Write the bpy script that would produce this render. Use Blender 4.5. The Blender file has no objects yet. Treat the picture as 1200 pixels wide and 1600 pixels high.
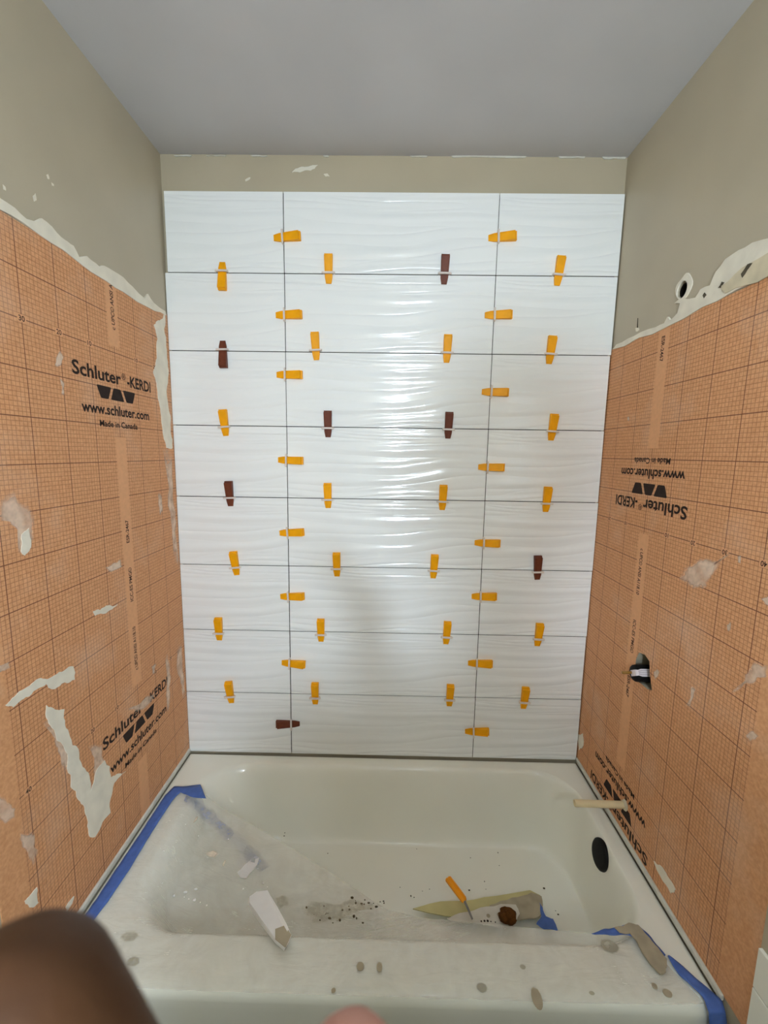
import bpy, bmesh, math, random
import numpy as np
from mathutils import Vector, Matrix, noise

random.seed(7)
SC = bpy.context.scene
COL = SC.collection

# ------------------------------------------------------------------ camera
F_PX, PITCH, YAW, ROLL = 662.16, .13727, -.01176, .01617
CAM = Vector((.00986, -1.52742, 1.57377))
FW = Vector((math.sin(YAW)*math.cos(PITCH), math.cos(YAW)*math.cos(PITCH), -math.sin(PITCH)))
_r = FW.cross(Vector((0, 0, 1))).normalized()
_u = _r.cross(FW)
RT = _r*math.cos(ROLL) + _u*math.sin(ROLL)
UP = _u*math.cos(ROLL) - _r*math.sin(ROLL)
cd = bpy.data.cameras.new('camera')
cam = bpy.data.objects.new('camera', cd)
COL.objects.link(cam)
m = Matrix((RT, UP, -FW)).transposed().to_4x4()
m.translation = CAM
cam.matrix_world = m
cd.sensor_fit = 'VERTICAL'
cd.sensor_height = 32.0
cd.lens = F_PX*32.0/1600.0
cd.clip_start = .005
cd.dof.use_dof = True
cd.dof.focus_distance = 1.45
cd.dof.aperture_fstop = cd.lens/1.1
SC.camera = cam

# ------------------------------------------------------------------ world, exposure
w = bpy.data.worlds.new('world')
SC.world = w
w.use_nodes = True
w.node_tree.nodes['Background'].inputs[0].default_value = (.80, .97, 1.14, 1)
w.node_tree.nodes['Background'].inputs[1].default_value = .3
SC.view_settings.view_transform = 'Standard'
SC.view_settings.look = 'None'
SC.view_settings.gamma = 1
SC.view_settings.use_curve_mapping = False
SC.view_settings.exposure = 0.40
SCONCE = 400.0         # emission of the globe of the sconce lower on the same wall
BULB = 80.0            # emission of the two globe bulbs of the vanity light

# ------------------------------------------------------------------ dimensions
cy = SC.cycles
cy.max_bounces, cy.diffuse_bounces, cy.glossy_bounces, cy.transmission_bounces, cy.transparent_max_bounces = 6, 4, 2, 2, 8
cy.caustics_reflective = cy.caustics_refractive = False
W = .762               # half width of the alcove
ZC = 2.535             # ceiling
RIM = .400             # tub rim
FRONT = -.757          # front face of the tub
NEAR = -2.50           # wall behind the camera
TILE_Y = -.012         # face of the wall tiles


def at(px, py, ax, val):
    """point of the place seen at a photograph position, on the plane axis = val"""
    d = FW + RT*((px-600)/F_PX) + UP*((800-py)/F_PX)
    return CAM + d*((val-CAM[ax])/d[ax])


# ------------------------------------------------------------------ materials
def lin(c):
    return tuple(((v/255/12.92) if v/255 <= .04045 else ((v/255+.055)/1.055)**2.4) for v in c)


class NT:
    def __init__(s, name):
        s.m = bpy.data.materials.new(name)
        s.m.use_nodes = True
        s.t = s.m.node_tree
        s.b = s.t.nodes['Principled BSDF']
        s.out = s.t.nodes['Material Output']

    def n(s, typ, **kw):
        nd = s.t.nodes.new(typ)
        for k, v in kw.items():
            setattr(nd, k, v)
        return nd

    def set(s, nd, key, v):
        if hasattr(v, 'is_linked') or isinstance(v, bpy.types.NodeSocket):
            s.t.links.new(v, nd.inputs[key])
        else:
            nd.inputs[key].default_value = v

    def math(s, op, a, b=None, clamp=False):
        nd = s.n('ShaderNodeMath', operation=op)
        nd.use_clamp = clamp
        s.set(nd, 0, a)
        if b is not None:
            s.set(nd, 1, b)
        return nd.outputs[0]

    def mix(s, fac, a, b):
        nd = s.n('ShaderNodeMix', data_type='RGBA')
        s.set(nd, 0, fac)
        s.set(nd, 6, a if not isinstance(a, tuple) else (*a[:3], 1))
        s.set(nd, 7, b if not isinstance(b, tuple) else (*b[:3], 1))
        return nd.outputs[2]

    def ramp(s, fac, stops):
        nd = s.n('ShaderNodeValToRGB')
        e = nd.color_ramp.elements
        while len(e) < len(stops):
            e.new(.5)
        for i, (p, c) in enumerate(stops):
            e[i].position = p
            e[i].color = (*c[:3], 1) if isinstance(c, tuple) else (c, c, c, 1)
        s.set(nd, 0, fac)
        return nd.outputs[0]

    def coord(s, scale=(1, 1, 1), kind='Object'):
        tc = s.n('ShaderNodeTexCoord')
        mp = s.n('ShaderNodeMapping')
        s.t.links.new(tc.outputs[kind], mp.inputs[0])
        mp.inputs['Scale'].default_value = scale
        return mp.outputs[0]

    def noise(s, vec, scale, detail=2, rough=.5, dist=0):
        nd = s.n('ShaderNodeTexNoise')
        s.set(nd, 'Vector', vec)
        nd.inputs['Scale'].default_value = scale
        nd.inputs['Detail'].default_value = detail
        nd.inputs['Roughness'].default_value = rough
        nd.inputs['Distortion'].default_value = dist
        return nd.outputs[0]

    def bump(s, h, strength=.3, dist=.001):
        nd = s.n('ShaderNodeBump')
        s.set(nd, 'Height', h)
        nd.inputs['Strength'].default_value = strength
        nd.inputs['Distance'].default_value = dist
        s.t.links.new(nd.outputs[0], s.b.inputs['Normal'])

    def base(s, col, rough=.5, spec=.5):
        s.set(s.b, 'Base Color', (*col[:3], 1) if isinstance(col, tuple) else col)
        s.set(s.b, 'Roughness', rough)
        s.b.inputs['Specular IOR Level'].default_value = spec
        return s

    def alpha(s, fac):
        tr = s.n('ShaderNodeBsdfTransparent')
        mx = s.n('ShaderNodeMixShader')
        s.set(mx, 0, fac)
        s.t.links.new(tr.outputs[0], mx.inputs[1])
        s.t.links.new(s.b.outputs[0], mx.inputs[2])
        s.t.links.new(mx.outputs[0], s.out.inputs[0])


def plain(name, col, rough=.5, spec=.5, var=.08, nscale=30, bump=0, bscale=200):
    k = NT(name)
    c = lin(col)
    v = k.coord()
    n = k.noise(v, nscale, 1)
    lo = tuple(x*(1-var) for x in c)
    hi = tuple(min(1, x*(1+var)) for x in c)
    k.base(k.ramp(n, [(.3, lo), (.7, hi)]), rough, spec)
    if bump:
        k.bump(k.noise(v, bscale, 1), bump, .001)
    return k.m


M = {}
M['paint'] = plain('taupe_paint', (186, 174, 150), .38, .35, .04, 6)
M['ceiling'] = plain('ceiling_paint', (196, 194, 194), .7, .2, .03, 5)
M['mortar'] = plain('grey_mortar', (48, 44, 42), .9, .1, .15, 40, .6, 120)
M['yellow'] = plain('yellow_plastic', (250, 172, 0), .5, .3, .04, 60)
M['brown'] = plain('brown_plastic', (108, 54, 34), .5, .3, .1, 90)
M['plaster'] = plain('white_plaster', (236, 228, 210), .8, .2, .06, 25, 1.0, 60)
M['drywall'] = plain('drywall_paper', (216, 203, 174), .85, .1, .1, 35, .6, 70)
M['tub'] = plain('tub_enamel', (245, 243, 229), .12, .5, .015, 4)
M['caulk'] = plain('caulk', (214, 212, 200), .6, .3, .05, 40)
M['black'] = plain('black_plastic', (14, 13, 13), .6, .2, .1, 50)
M['dark'] = plain('dark_cavity', (22, 19, 17), .9, .1, .2, 50)
M['gouge'] = plain('torn_paper_shadow', (96, 88, 74), .9, .1, .2, 50)
M['cream'] = plain('cream_pipe', (232, 214, 172), .35, .4, .04, 30)
M['brass'] = plain('brass', (150, 108, 40), .35, .5, .1, 80)
M['metal'] = plain('grey_metal', (130, 126, 120), .35, .5, .1, 60)
M['tape'] = plain('blue_tape', (80, 110, 178), .5, .3, .1, 60, .5, 60)
M['tape_white'] = plain('white_ribbon', (226, 214, 214), .6, .3, .03, 40)
M['ribbon_line'] = plain('ribbon_thread', (110, 80, 84), .8, .2, .03, 40)
M['thinset'] = plain('thinset_grey', (176, 164, 140), .9, .1, .12, 30, .6, 90)
M['foam'] = plain('white_offcut', (240, 236, 232), .6, .3, .03, 30, .4, 80)
M['orange'] = plain('orange_plastic', (255, 160, 10), .35, .4, .06, 60)
M['yellowsheet'] = plain('yellow_scrap', (206, 196, 140), .6, .3, .1, 14, .5, 40)
M['whitepaper'] = plain('white_paper', (216, 210, 196), .7, .2, .06, 30, .3, 60)
M['rust'] = plain('brown_clod', (92, 56, 22), .9, .1, .3, 60, .8, 120)
M['dirt'] = plain('dark_dirt', (76, 66, 44), .9, .1, .3, 60)
M['floor'] = plain('floor_tile', (96, 88, 78), .4, .4, .05, 3)
M['print'] = plain('black_print', (46, 32, 26), .7, .2, .15, 60)
M['print_faint'] = plain('brown_print', (74, 46, 34), .7, .2, .2, 90)
M['chrome'] = plain('chrome', (200, 200, 200), .2, .5, .02, 10)
M['clip'] = plain('clip_plastic', (226, 214, 206), .4, .4, .03, 40)


def mat_tile():
    k = NT('white_wave_tile')
    v = k.coord((1, 1, 1))
    k.base(lin((250, 251, 249)), .10, .5)
    # long shallow ripples, running across the tile
    mp = k.coord((.6, 1, 13))
    warp = k.noise(k.coord((1.4, 1, 3)), 1.0, 1)
    wv = k.n('ShaderNodeTexNoise')
    add = k.n('ShaderNodeVectorMath', operation='ADD')
    cmb = k.n('ShaderNodeCombineXYZ')
    k.set(cmb, 2, k.math('MULTIPLY', warp, 2.4))
    k.t.links.new(mp, add.inputs[0])
    k.t.links.new(cmb.outputs[0], add.inputs[1])
    k.t.links.new(add.outputs[0], wv.inputs['Vector'])
    wv.inputs['Scale'].default_value = 2.1
    wv.inputs['Detail'].default_value = 1.0
    wv.inputs['Roughness'].default_value = .35
    # ridges: folded noise
    f = k.math('ABSOLUTE', k.math('SUBTRACT', wv.outputs[0], .5))
    h = k.math('POWER', k.math('MULTIPLY', f, 4.0), .8)
    k.bump(h, .70, .005)
    return k.m


M['tile'] = mat_tile()


def mat_membrane(name, oy, oz, ylim):
    k = NT(name)
    tc = k.n('ShaderNodeTexCoord')
    sp = k.n('ShaderNodeSeparateXYZ')
    k.t.links.new(tc.outputs['Object'], sp.inputs[0])
    y, z = sp.outputs[1], sp.outputs[2]

    def line(c, off, per, wdt):
        fr = k.math('FRACT', k.math('ADD', k.math('DIVIDE', k.math('SUBTRACT', c, off), per), 100.5))
        d = k.math('ABSOLUTE', k.math('SUBTRACT', fr, .5))
        return k.math('LESS_THAN', d, wdt/per/2)
    mn = k.math('MAXIMUM', line(y, oy, .01, .0013), line(z, oz, .01, .0013))
    mj = k.math('MAXIMUM', line(y, oy, .1, .0022), line(z, oz, .1, .0022))
    inside = k.math('GREATER_THAN', y, ylim)
    n1 = k.noise(tc.outputs['Object'], 5, 4, .6)
    n2 = k.noise(tc.outputs['Object'], 160, 2)
    fleece = k.ramp(n2, [(.3, lin((211, 151, 104))), (.7, lin((229, 171, 124)))])
    haze = k.math('MULTIPLY', k.ramp(n1, [(.52, 0.0), (.75, 1.0)]), .22)
    c = k.mix(k.math('MULTIPLY', k.math('MULTIPLY', mn, inside), .62), fleece, lin((150, 84, 52)))
    c = k.mix(k.math('MULTIPLY', k.math('MULTIPLY', mj, inside), .85), c, lin((112, 62, 40)))
    c = k.mix(haze, c, lin((226, 208, 190)))
    k.base(c, .6, .25)
    k.bump(n2, .4, .0006)
    return k.m


M['membrane_l'] = mat_membrane('orange_membrane_left', -.012, .0386, -.735)
M['membrane_r'] = mat_membrane('orange_membrane_right', .008, .069, -.725)
M['strip'] = plain('blank_strip', (225, 167, 122), .6, .25, .04, 90)


def mat_smear(name, col, lo, hi, amount, scale=22):
    k = NT(name)
    v = k.coord()
    n = k.noise(v, scale, 3, .65)
    fade = k.n('ShaderNodeVertexColor')
    fade.layer_name = 'fade'
    k.base(lin(col), .75, .2)
    cover = k.math('ADD', n, k.math('MULTIPLY', k.math('SUBTRACT', fade.outputs[0], .5), .55))
    k.alpha(k.math('MULTIPLY', k.ramp(cover, [(lo, 0.0), (hi, 1.0)]), amount))
    return k.m


M['smear'] = mat_smear('thinset_smear', (255, 232, 208), .36, .90, .70)
M['smear_thick'] = mat_smear('thinset_smear_thick', (234, 228, 212), .25, .40, .96)
M['stain'] = mat_smear('damp_stain', (168, 160, 138), .40, .75, .55, 40)
M['dirtfilm'] = mat_smear('dirt_stain', (160, 146, 108), .45, .85, .40, 60)


def mat_film():
    k = NT('clear_plastic_film')
    v = k.coord()
    n = k.noise(v, 9, 4, .6, .6)
    k.base(lin((242, 237, 226)), .22, .5)
    wr = k.noise(k.coord((3, 14, 6)), 3, 4, .6, 1.2)
    k.bump(wr, .5, .01)
    k.alpha(k.ramp(n, [(.3, .30), (.75, .42)]))
    return k.m


M['film'] = mat_film()


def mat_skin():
    k = NT('shaded_brown_skin')  # shade on the hand near the lens is put into this darker brown
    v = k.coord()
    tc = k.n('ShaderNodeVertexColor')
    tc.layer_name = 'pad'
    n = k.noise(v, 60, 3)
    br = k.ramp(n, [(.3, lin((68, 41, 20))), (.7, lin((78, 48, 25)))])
    k.base(k.mix(tc.outputs[0], br, lin((190, 138, 122))), .55, .3)  # pinker fingertip pads, kept out of the painted-in shade
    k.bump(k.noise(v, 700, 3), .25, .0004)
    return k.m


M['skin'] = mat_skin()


# ------------------------------------------------------------------ object helpers
def link(name, me, mat=None, parent=None, smooth=False):
    o = bpy.data.objects.new(name, me)
    COL.objects.link(o)
    if mat is not None and not me.materials:
        me.materials.append(mat)
    if parent is not None:
        o.parent = parent
    if smooth:
        for p in me.polygons:
            p.use_smooth = True
    return o


def from_bm(name, bm, mat, parent=None, smooth=False):
    me = bpy.data.meshes.new(name)
    bm.normal_update()
    bm.to_mesh(me)
    bm.free()
    return link(name, me, mat, parent, smooth)


def pyd(name, vs, fs, mat, parent=None, smooth=False):
    me = bpy.data.meshes.new(name)
    me.from_pydata([tuple(v) for v in vs], [], fs)
    me.update()
    return link(name, me, mat, parent, smooth)


def box_bm(x0, x1, y0, y1, z0, z1, bevel=0, seg=1, bm=None):
    bm2 = bmesh.new()
    vs = [bm2.verts.new(p) for p in [(x0, y0, z0), (x1, y0, z0), (x1, y1, z0), (x0, y1, z0),
                                     (x0, y0, z1), (x1, y0, z1), (x1, y1, z1), (x0, y1, z1)]]
    for f in [(3, 2, 1, 0), (4, 5, 6, 7), (0, 1, 5, 4), (1, 2, 6, 5), (2, 3, 7, 6), (3, 0, 4, 7)]:
        bm2.faces.new([vs[i] for i in f])
    if bevel:
        bmesh.ops.bevel(bm2, geom=list(bm2.edges), offset=bevel, segments=seg, affect='EDGES', profile=.5)
    return bm2


def add_into(bm, other):
    me = bpy.data.meshes.new('t')
    other.to_mesh(me)
    other.free()
    bm.from_mesh(me)
    bpy.data.meshes.remove(me)


def tag(o, label=None, cat=None, group=None, kind=None):
    if label:
        o['label'] = label
    if cat:
        o['category'] = cat
    if group:
        o['group'] = group
    if kind:
        o['kind'] = kind
    return o


def empty(name, loc=(0, 0, 0)):
    o = bpy.data.objects.new(name, None)
    o.empty_display_size = .02
    COL.objects.link(o)
    o.location = loc
    return o


def evaluated(o):
    """mesh of o with its modifiers applied"""
    dg = bpy.context.evaluated_depsgraph_get()
    dg.update()
    return bpy.data.meshes.new_from_object(o.evaluated_get(dg))


def cut(o, cutters):
    """boolean difference, applied; the cutters are removed again"""
    for c in cutters:
        md = o.modifiers.new('cut', 'BOOLEAN')
        md.operation = 'DIFFERENCE'
        md.solver = 'EXACT'
        md.object = c
    me = evaluated(o)
    o.modifiers.clear()
    old = o.data
    o.data = me
    bpy.data.meshes.remove(old)
    if not o.data.materials:
        o.data.materials.append(M['paint'])


def jag(pts, amp, depth=2, rnd=random):
    """closed outline made ragged by midpoint displacement"""
    for _ in range(depth):
        q = []
        for i, p in enumerate(pts):
            a, b = Vector(p), Vector(pts[(i+1) % len(pts)])
            d = b-a
            mid = (a+b)/2 + Vector((-d.y, d.x))*rnd.uniform(-amp, amp)
            q += [a, mid]
        pts = q
        amp *= .9
    return [Vector(p) for p in pts]


def plate(name, pts3, nrm, thick, mat, parent, skirt=True):
    """thin layer over the outline pts3: its face lies thick above them along nrm, its rim runs down to them"""
    bm = bmesh.new()
    n = Vector(nrm)
    b = [bm.verts.new(Vector(p)+n*thick) for p in pts3]
    k = len(b)
    es = [bm.edges.new((b[i], b[(i+1) % k])) for i in range(k)]
    bmesh.ops.triangle_fill(bm, edges=es, use_beauty=False, normal=n)
    for f in bm.faces:
        f.normal_update()
        if f.normal.dot(n) < 0:
            f.normal_flip()
    if skirt:
        a = [bm.verts.new(Vector(p)) for p in pts3]
        for i in range(k):
            bm.faces.new([a[i], a[(i+1) % k], b[(i+1) % k], b[i]])
        bmesh.ops.recalc_face_normals(bm, faces=list(bm.faces))
        top = [f for f in bm.faces if abs(f.normal.dot(n)) > .9]
        if top and top[0].normal.dot(n) < 0:
            bmesh.ops.reverse_faces(bm, faces=list(bm.faces))
    return from_bm(name, bm, mat, parent)


def film_patch(name, pts3, nrm, lift, mat, parent):
    """thin film: dense in the middle, fading out towards its outline"""
    n = Vector(nrm)
    P = [Vector(p)+n*lift for p in pts3]
    k = len(P)
    cov = Vector((0, 0, 0))
    for p in P:
        cov += p/k
    vs = list(P) + [p.lerp(cov, .38) for p in P] + [cov]
    fs = []
    for i in range(k):
        j = (i+1) % k
        fs.append((i, j, k+j, k+i))
        fs.append((k+i, k+j, 2*k))
    o = pyd(name, vs, fs, mat, parent)
    at_ = o.data.color_attributes.new('fade', 'FLOAT_COLOR', 'POINT')
    for i in range(2*k+1):
        f = 0.0 if i < k else 1.0
        at_.data[i].color = (f, f, f, 1)
    return o


def tube_bm(pts, rads, seg=12, cap=True):
    bm = bmesh.new()
    pts = [Vector(p) for p in pts]
    rings = []
    ref = None
    for i, p in enumerate(pts):
        t = (pts[min(i+1, len(pts)-1)]-pts[max(i-1, 0)]).normalized()
        if ref is None:
            ref = t.orthogonal().normalized()
        ref = (ref - t*ref.dot(t)).normalized()
        bi = t.cross(ref)
        r = rads[i] if isinstance(rads, (list, tuple)) else rads
        rings.append([bm.verts.new(p+(ref*math.cos(2*math.pi*k/seg)+bi*math.sin(2*math.pi*k/seg))*r) for k in range(seg)])
    for a, b in zip(rings, rings[1:]):
        for k in range(seg):
            bm.faces.new([a[k], a[(k+1) % seg], b[(k+1) % seg], b[k]])
    if cap:
        bm.faces.new(rings[0][::-1])
        bm.faces.new(rings[-1])
    bmesh.ops.recalc_face_normals(bm, faces=list(bm.faces))
    return bm


# ------------------------------------------------------------------ the room shell
T = .10


def struct(name, bm, mat):
    return tag(from_bm(name, bm, mat), kind='structure')


SIDE = -1.62           # behind the camera the room opens to the right
# (unseen opening over a low wall, added to let world light in as fill)
floor = struct('floor', box_bm(-W-T, 2.4, NEAR-T, T, -T, 0), M['floor'])
ceiling = struct('ceiling', box_bm(-W-T, 2.4, NEAR-T, T, ZC, ZC+T), M['ceiling'])
wall_back = struct('wall_back', box_bm(-W-T, W+T, 0, T, 0, ZC), M['paint'])
wall_left = struct('wall_left', box_bm(-W-T, -W, NEAR, 0, 0, ZC), M['paint'])
wall_right = struct('wall_right', box_bm(W, W+T, SIDE, 0, 0, ZC), M['paint'])
wall_side = struct('wall_side', box_bm(W, W+T, NEAR, SIDE, 0, 1.0), M['paint'])
wall_front = struct('wall_front', box_bm(-W-T, W+T, NEAR-T, NEAR, 0, ZC), M['paint'])

# openings in the right wall: shower arm and mixing valve
VALVE_C = (-.338, .950)
SHOWER_C = (-.350, 2.006)
valve_px = [(988, 1040), (994, 1030), (999, 1019), (1009, 1023), (1016, 1033), (1017, 1056), (1020, 1079),
            (1012, 1077), (1002, 1068), (992, 1061), (986, 1056)]
valve_hole = [at(x, y, 0, W) for x, y in valve_px]


def prism_yz(poly, x0, x1):
    bm = bmesh.new()
    a = [bm.verts.new((x0, p[0], p[1])) for p in poly]
    b = [bm.verts.new((x1, p[0], p[1])) for p in poly]
    k = len(a)
    bm.faces.new(a)
    bm.faces.new(b[::-1])
    for i in range(k):
        bm.faces.new([a[i], b[i], b[(i+1) % k], a[(i+1) % k]])
    bmesh.ops.recalc_face_normals(bm, faces=list(bm.faces))
    return bm


ring = [(SHOWER_C[0]+.020*math.cos(a*.3927), SHOWER_C[1]+.021*math.sin(a*.3927)) for a in range(16)]
hole_yz = [(p.y, p.z) for p in valve_hole]
c1 = from_bm('cut_a', prism_yz(ring, W-.03, W+.07), M['dark'])
c2 = from_bm('cut_b', prism_yz(hole_yz, W-.03, W+.08), M['dark'])
cut(wall_right, [c1, c2])

# membranes: solid sheets 2.5 mm thick, printed with a centimetre grid
mem_l = from_bm('membrane', box_bm(-W, -W+.0025, -.80, -.0005, RIM+.012, 2.032), M['membrane_l'], wall_left)
mem_r = from_bm('membrane', box_bm(W-.0025, W, -.803, -.0005, RIM+.012, 1.936), M['membrane_r'], wall_right)
cut(mem_r, [c2])
if M['membrane_r'].name not in [x.name for x in mem_r.data.materials if x]:
    mem_r.data.materials.clear()
    mem_r.data.materials.append(M['membrane_r'])
for c in (c1, c2):
    bpy.data.objects.remove(c)
tag(mem_l, 'orange grid printed waterproofing sheet')
tag(mem_r, 'orange grid printed waterproofing sheet')

# wall tiles beyond the sheet, on the right, near the edge of the picture
for r in range(3):
    for c in range(2):
        z1 = .62-r*.0905 if r == 0 else .5275-(r-1)*.25
        z0 = .5305 if r == 0 else z1-.247
        y1 = -.806-c*.303
        from_bm('tile', box_bm(W-.008, W, y1-.30, y1, z0, z1, .001), M['tub'], wall_right)

# ------------------------------------------------------------------ back wall tiles
ROWZ = [RIM+(8-k)*.25259 for k in range(9)]
XL, XR = -.3560, .3533
LE = [(259, 362), (260, 487), (265, 606), (271, 720), (276.5, 830), (282, 934), (289, 1033), (294, 1127)]
RE = [(972, 367), (961, 493), (949, 613), (939.5, 728), (931, 838), (921, 944), (912, 1044), (904, 1140)]
G = .0013
from_bm('mortar_bed', box_bm(-W+.012, W-.014, -.0085, .0, RIM+.004, ROWZ[0]-.004), M['mortar'], wall_back)
rt = random.Random(3)
for r in range(8):
    z1, z0 = ROWZ[r], ROWZ[r+1]
    xs = [max(at(*LE[r], 1, TILE_Y).x, -W+.003), XL, XR, min(at(*RE[r], 1, TILE_Y).x, W-.004)]
    for c in range(3):
        xa = xs[c] + (G if c else 0) + rt.uniform(-.0004, .0004)
        xb = xs[c+1] - (G if c < 2 else 0) + rt.uniform(-.0004, .0004)
        sl = .0017
        cx, cz = (xa+xb)/2, (z0+z1)/2
        lift = rt.uniform(-.0006, .0006)
        bm = box_bm(xa-cx, xb-cx, TILE_Y+lift, -.0085, z0+G-cz, z1-G-cz, .0005)
        for v in bm.verts:
            v.co.z += sl*(v.co.x+cx)
        o = from_bm('tile', bm, M['tile'], wall_back)
        o.location = (cx, 0, cz)


# ------------------------------------------------------------------ printing on the membranes
def text_mesh(body, bold=0.0):
    cu = bpy.data.curves.new('t', 'FONT')
    cu.body = body
    cu.offset = bold
    cu.resolution_u = 3
    o = bpy.data.objects.new('t', cu)
    COL.objects.link(o)
    me = evaluated(o)
    bpy.data.objects.remove(o)
    bpy.data.curves.remove(cu)
    return me


def place_text(name, body, mat, parent, fn, u0, u1, v0, cap, bold=.012, vertical=False):
    """fit a line of text: baseline v0, from u0 to u1, capital height cap (vertical: reads upwards)"""
    me = text_mesh(body, bold)
    co = np.array([v.co[:] for v in me.vertices])
    xa, xb = co[:, 0].min(), co[:, 0].max()
    for v in me.vertices:
        a = (v.co.x-xa)/(xb-xa)
        h = v.co.y/.70*cap
        if vertical:
            v.co = fn(v0-h, u0+a*(u1-u0))
        else:
            v.co = fn(u0+a*(u1-u0), v0+h)
    me.name = name
    me.materials.clear()
    o = link(name, me, mat, parent)
    return o


def fn_left(u, v, lift=.0004):
    return Vector((-W+.0025+lift, u, v))


def fn_right(u, v, lift=.0004):
    return Vector((W-.0025-lift, u+.018, 3.207-v))


def quad(name, fn, u0, u1, v0, v1, mat, parent, lift):
    vs = [fn(u0, v0, lift), fn(u1, v0, lift), fn(u1, v1, lift), fn(u0, v1, lift)]
    return pyd(name, vs, [(0, 1, 2, 3)], mat, parent)


def trap(fn, u0, u1, v0, v1, flip, parent):
    d = (u1-u0)*.24
    pts = [(u0+d, v0), (u1-d, v0), (u1, v1), (u0, v1)] if not flip else [(u0, v0), (u1, v0), (u1-d, v1), (u0+d, v1)]
    # rounded corners
    out = []
    for i in range(4):
        p, a, b = Vector(pts[i]), Vector(pts[i-1]), Vector(pts[(i+1) % 4])
        r = .0045
        pa, pb = p+(a-p).normalized()*r, p+(b-p).normalized()*r
        for t in (0, .33, .66, 1):
            out.append(pa*(1-t)**2+p*2*t*(1-t)+pb*t*t)
    pyd('logo_mark', [fn(q.x, q.y, .0004) for q in out], [tuple(range(len(out)))], M['print'], parent)


def printing(fn, par, vmin, vmax, umin):
    for k in range(-1, 3):
        o = float(k)

        def ok(a, b):
            return a+o >= vmin and b+o <= vmax
        if ok(1.755, 1.785):
            place_text('lettering', 'Schluter', M['print'], par, fn, -.480, -.292, 1.755+o, .0325, .024)
            place_text('lettering', '®', M['print'], par, fn, -.289, -.270, 1.771+o, .017, .004)
            place_text('lettering', '-KERDI', M['print'], par, fn, -.264, -.142, 1.755+o, .0310, .026)
        if ok(1.708, 1.742):
            trap(fn, -.397, -.338, 1.708+o, 1.741+o, False, par)
            trap(fn, -.342, -.283, 1.708+o, 1.741+o, True, par)
            trap(fn, -.287, -.228, 1.708+o, 1.741+o, False, par)
        if ok(1.668, 1.69):
            place_text('lettering', 'www.schluter.com', M['print'], par, fn, -.458, -.160, 1.667+o, .0265, .026)
        if ok(1.63, 1.65):
            place_text('lettering', 'Made in Canada', M['print'], par, fn, -.395, -.226, 1.634+o, .0165, .022)
        # blank strip with approvals
        for a, b in ((.855, 1.607),):
            lo, hi = max(a+o, vmin), min(b+o, vmax)
            if hi-lo > .05:
                quad('blank_strip', fn, -.335, -.289, lo, hi, M['strip'], par, .0002)
        for body, a, b in (('c UPC® ANSI A118.10', .900, 1.040), ('ICC-ES PMG®', 1.120, 1.225), ('ESR-2467', 1.300, 1.368)):
            if ok(a, b):
                place_text('lettering', body, M['print_faint'], par, fn, a+o, b+o, -.303, .014, .02, vertical=True)
            elif a+o < vmax < b+o:
                place_text('lettering', 'c UPC® ANSI A1', M['print_faint'], par, fn, a+o, vmax-.006, -.303, .014, .02, vertical=True)
        # centimetre numbers along one heavy line
        for j in range(-4, 4):
            u = -.312-.1*j if False else -.312+.1*j
            if j == 0:
                continue
            vv = 1.8386+o
            if vmin < vv < vmax and umin < u < -.02:
                quad('number_patch', fn, u-.011, u+.011, vv-.007, vv+.009, M['strip'], par, .0002)
                place_text('lettering', str(abs(j)*10), M['print_faint'], par, fn, u-.0075, u+.0075, vv-.0045, .011, .02)


printing(fn_left, mem_l, RIM+.012, 2.030, -.735)
printing(fn_right, mem_r, 3.207-1.934, 3.207-RIM-.012, -.75)

# ------------------------------------------------------------------ plaster bands and smears on the walls
rs = random.Random(11)


def wall_patch(name, px, ax, val, nrm, thick, mat, parent, amp=.12, depth=2, skirt=True):
    two = [at(x, y, ax, val) for x, y in px]
    i, j = [(1, 2), (0, 2), (0, 1)][ax]
    flat = jag([Vector((p[i], p[j])) for p in two], amp, depth, rs)
    pts = []
    for q in flat:
        v = Vector((0, 0, 0))
        v[i], v[j], v[ax] = q.x, q.y, val
        pts.append(v)
    if not skirt:
        return film_patch(name, pts, nrm, thick, mat, parent)
    return plate(name, pts, nrm, thick, mat, parent)


LN, RN, BN = (1, 0, 0), (-1, 0, 0), (0, -1, 0)
LX, RX = -W+.0025, W-.0025
# ragged plaster above the left sheet
band = [(-148, 239), (-151, 219), (-110, 236), (-72, 262), (-40, 280), (-6, 308), (20, 325), (38, 342), (52, 346), (62, 341), (78, 354), (92, 370), (102, 377), (112, 384), (121, 402),
        (133, 400), (142, 408), (152, 416), (160, 415), (174, 423), (190, 433), (205, 448), (224, 466), (229, 459), (238, 473), (256, 486),
        (258, 493), (240, 486), (213, 472), (190, 456), (165, 440), (140, 425), (118, 408), (95, 390), (60, 368), (30, 346), (-6, 326)]
wall_patch('plaster_band', band, 0, -W, LN, .005, M['plaster'], wall_left, .05, 1)
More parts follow.
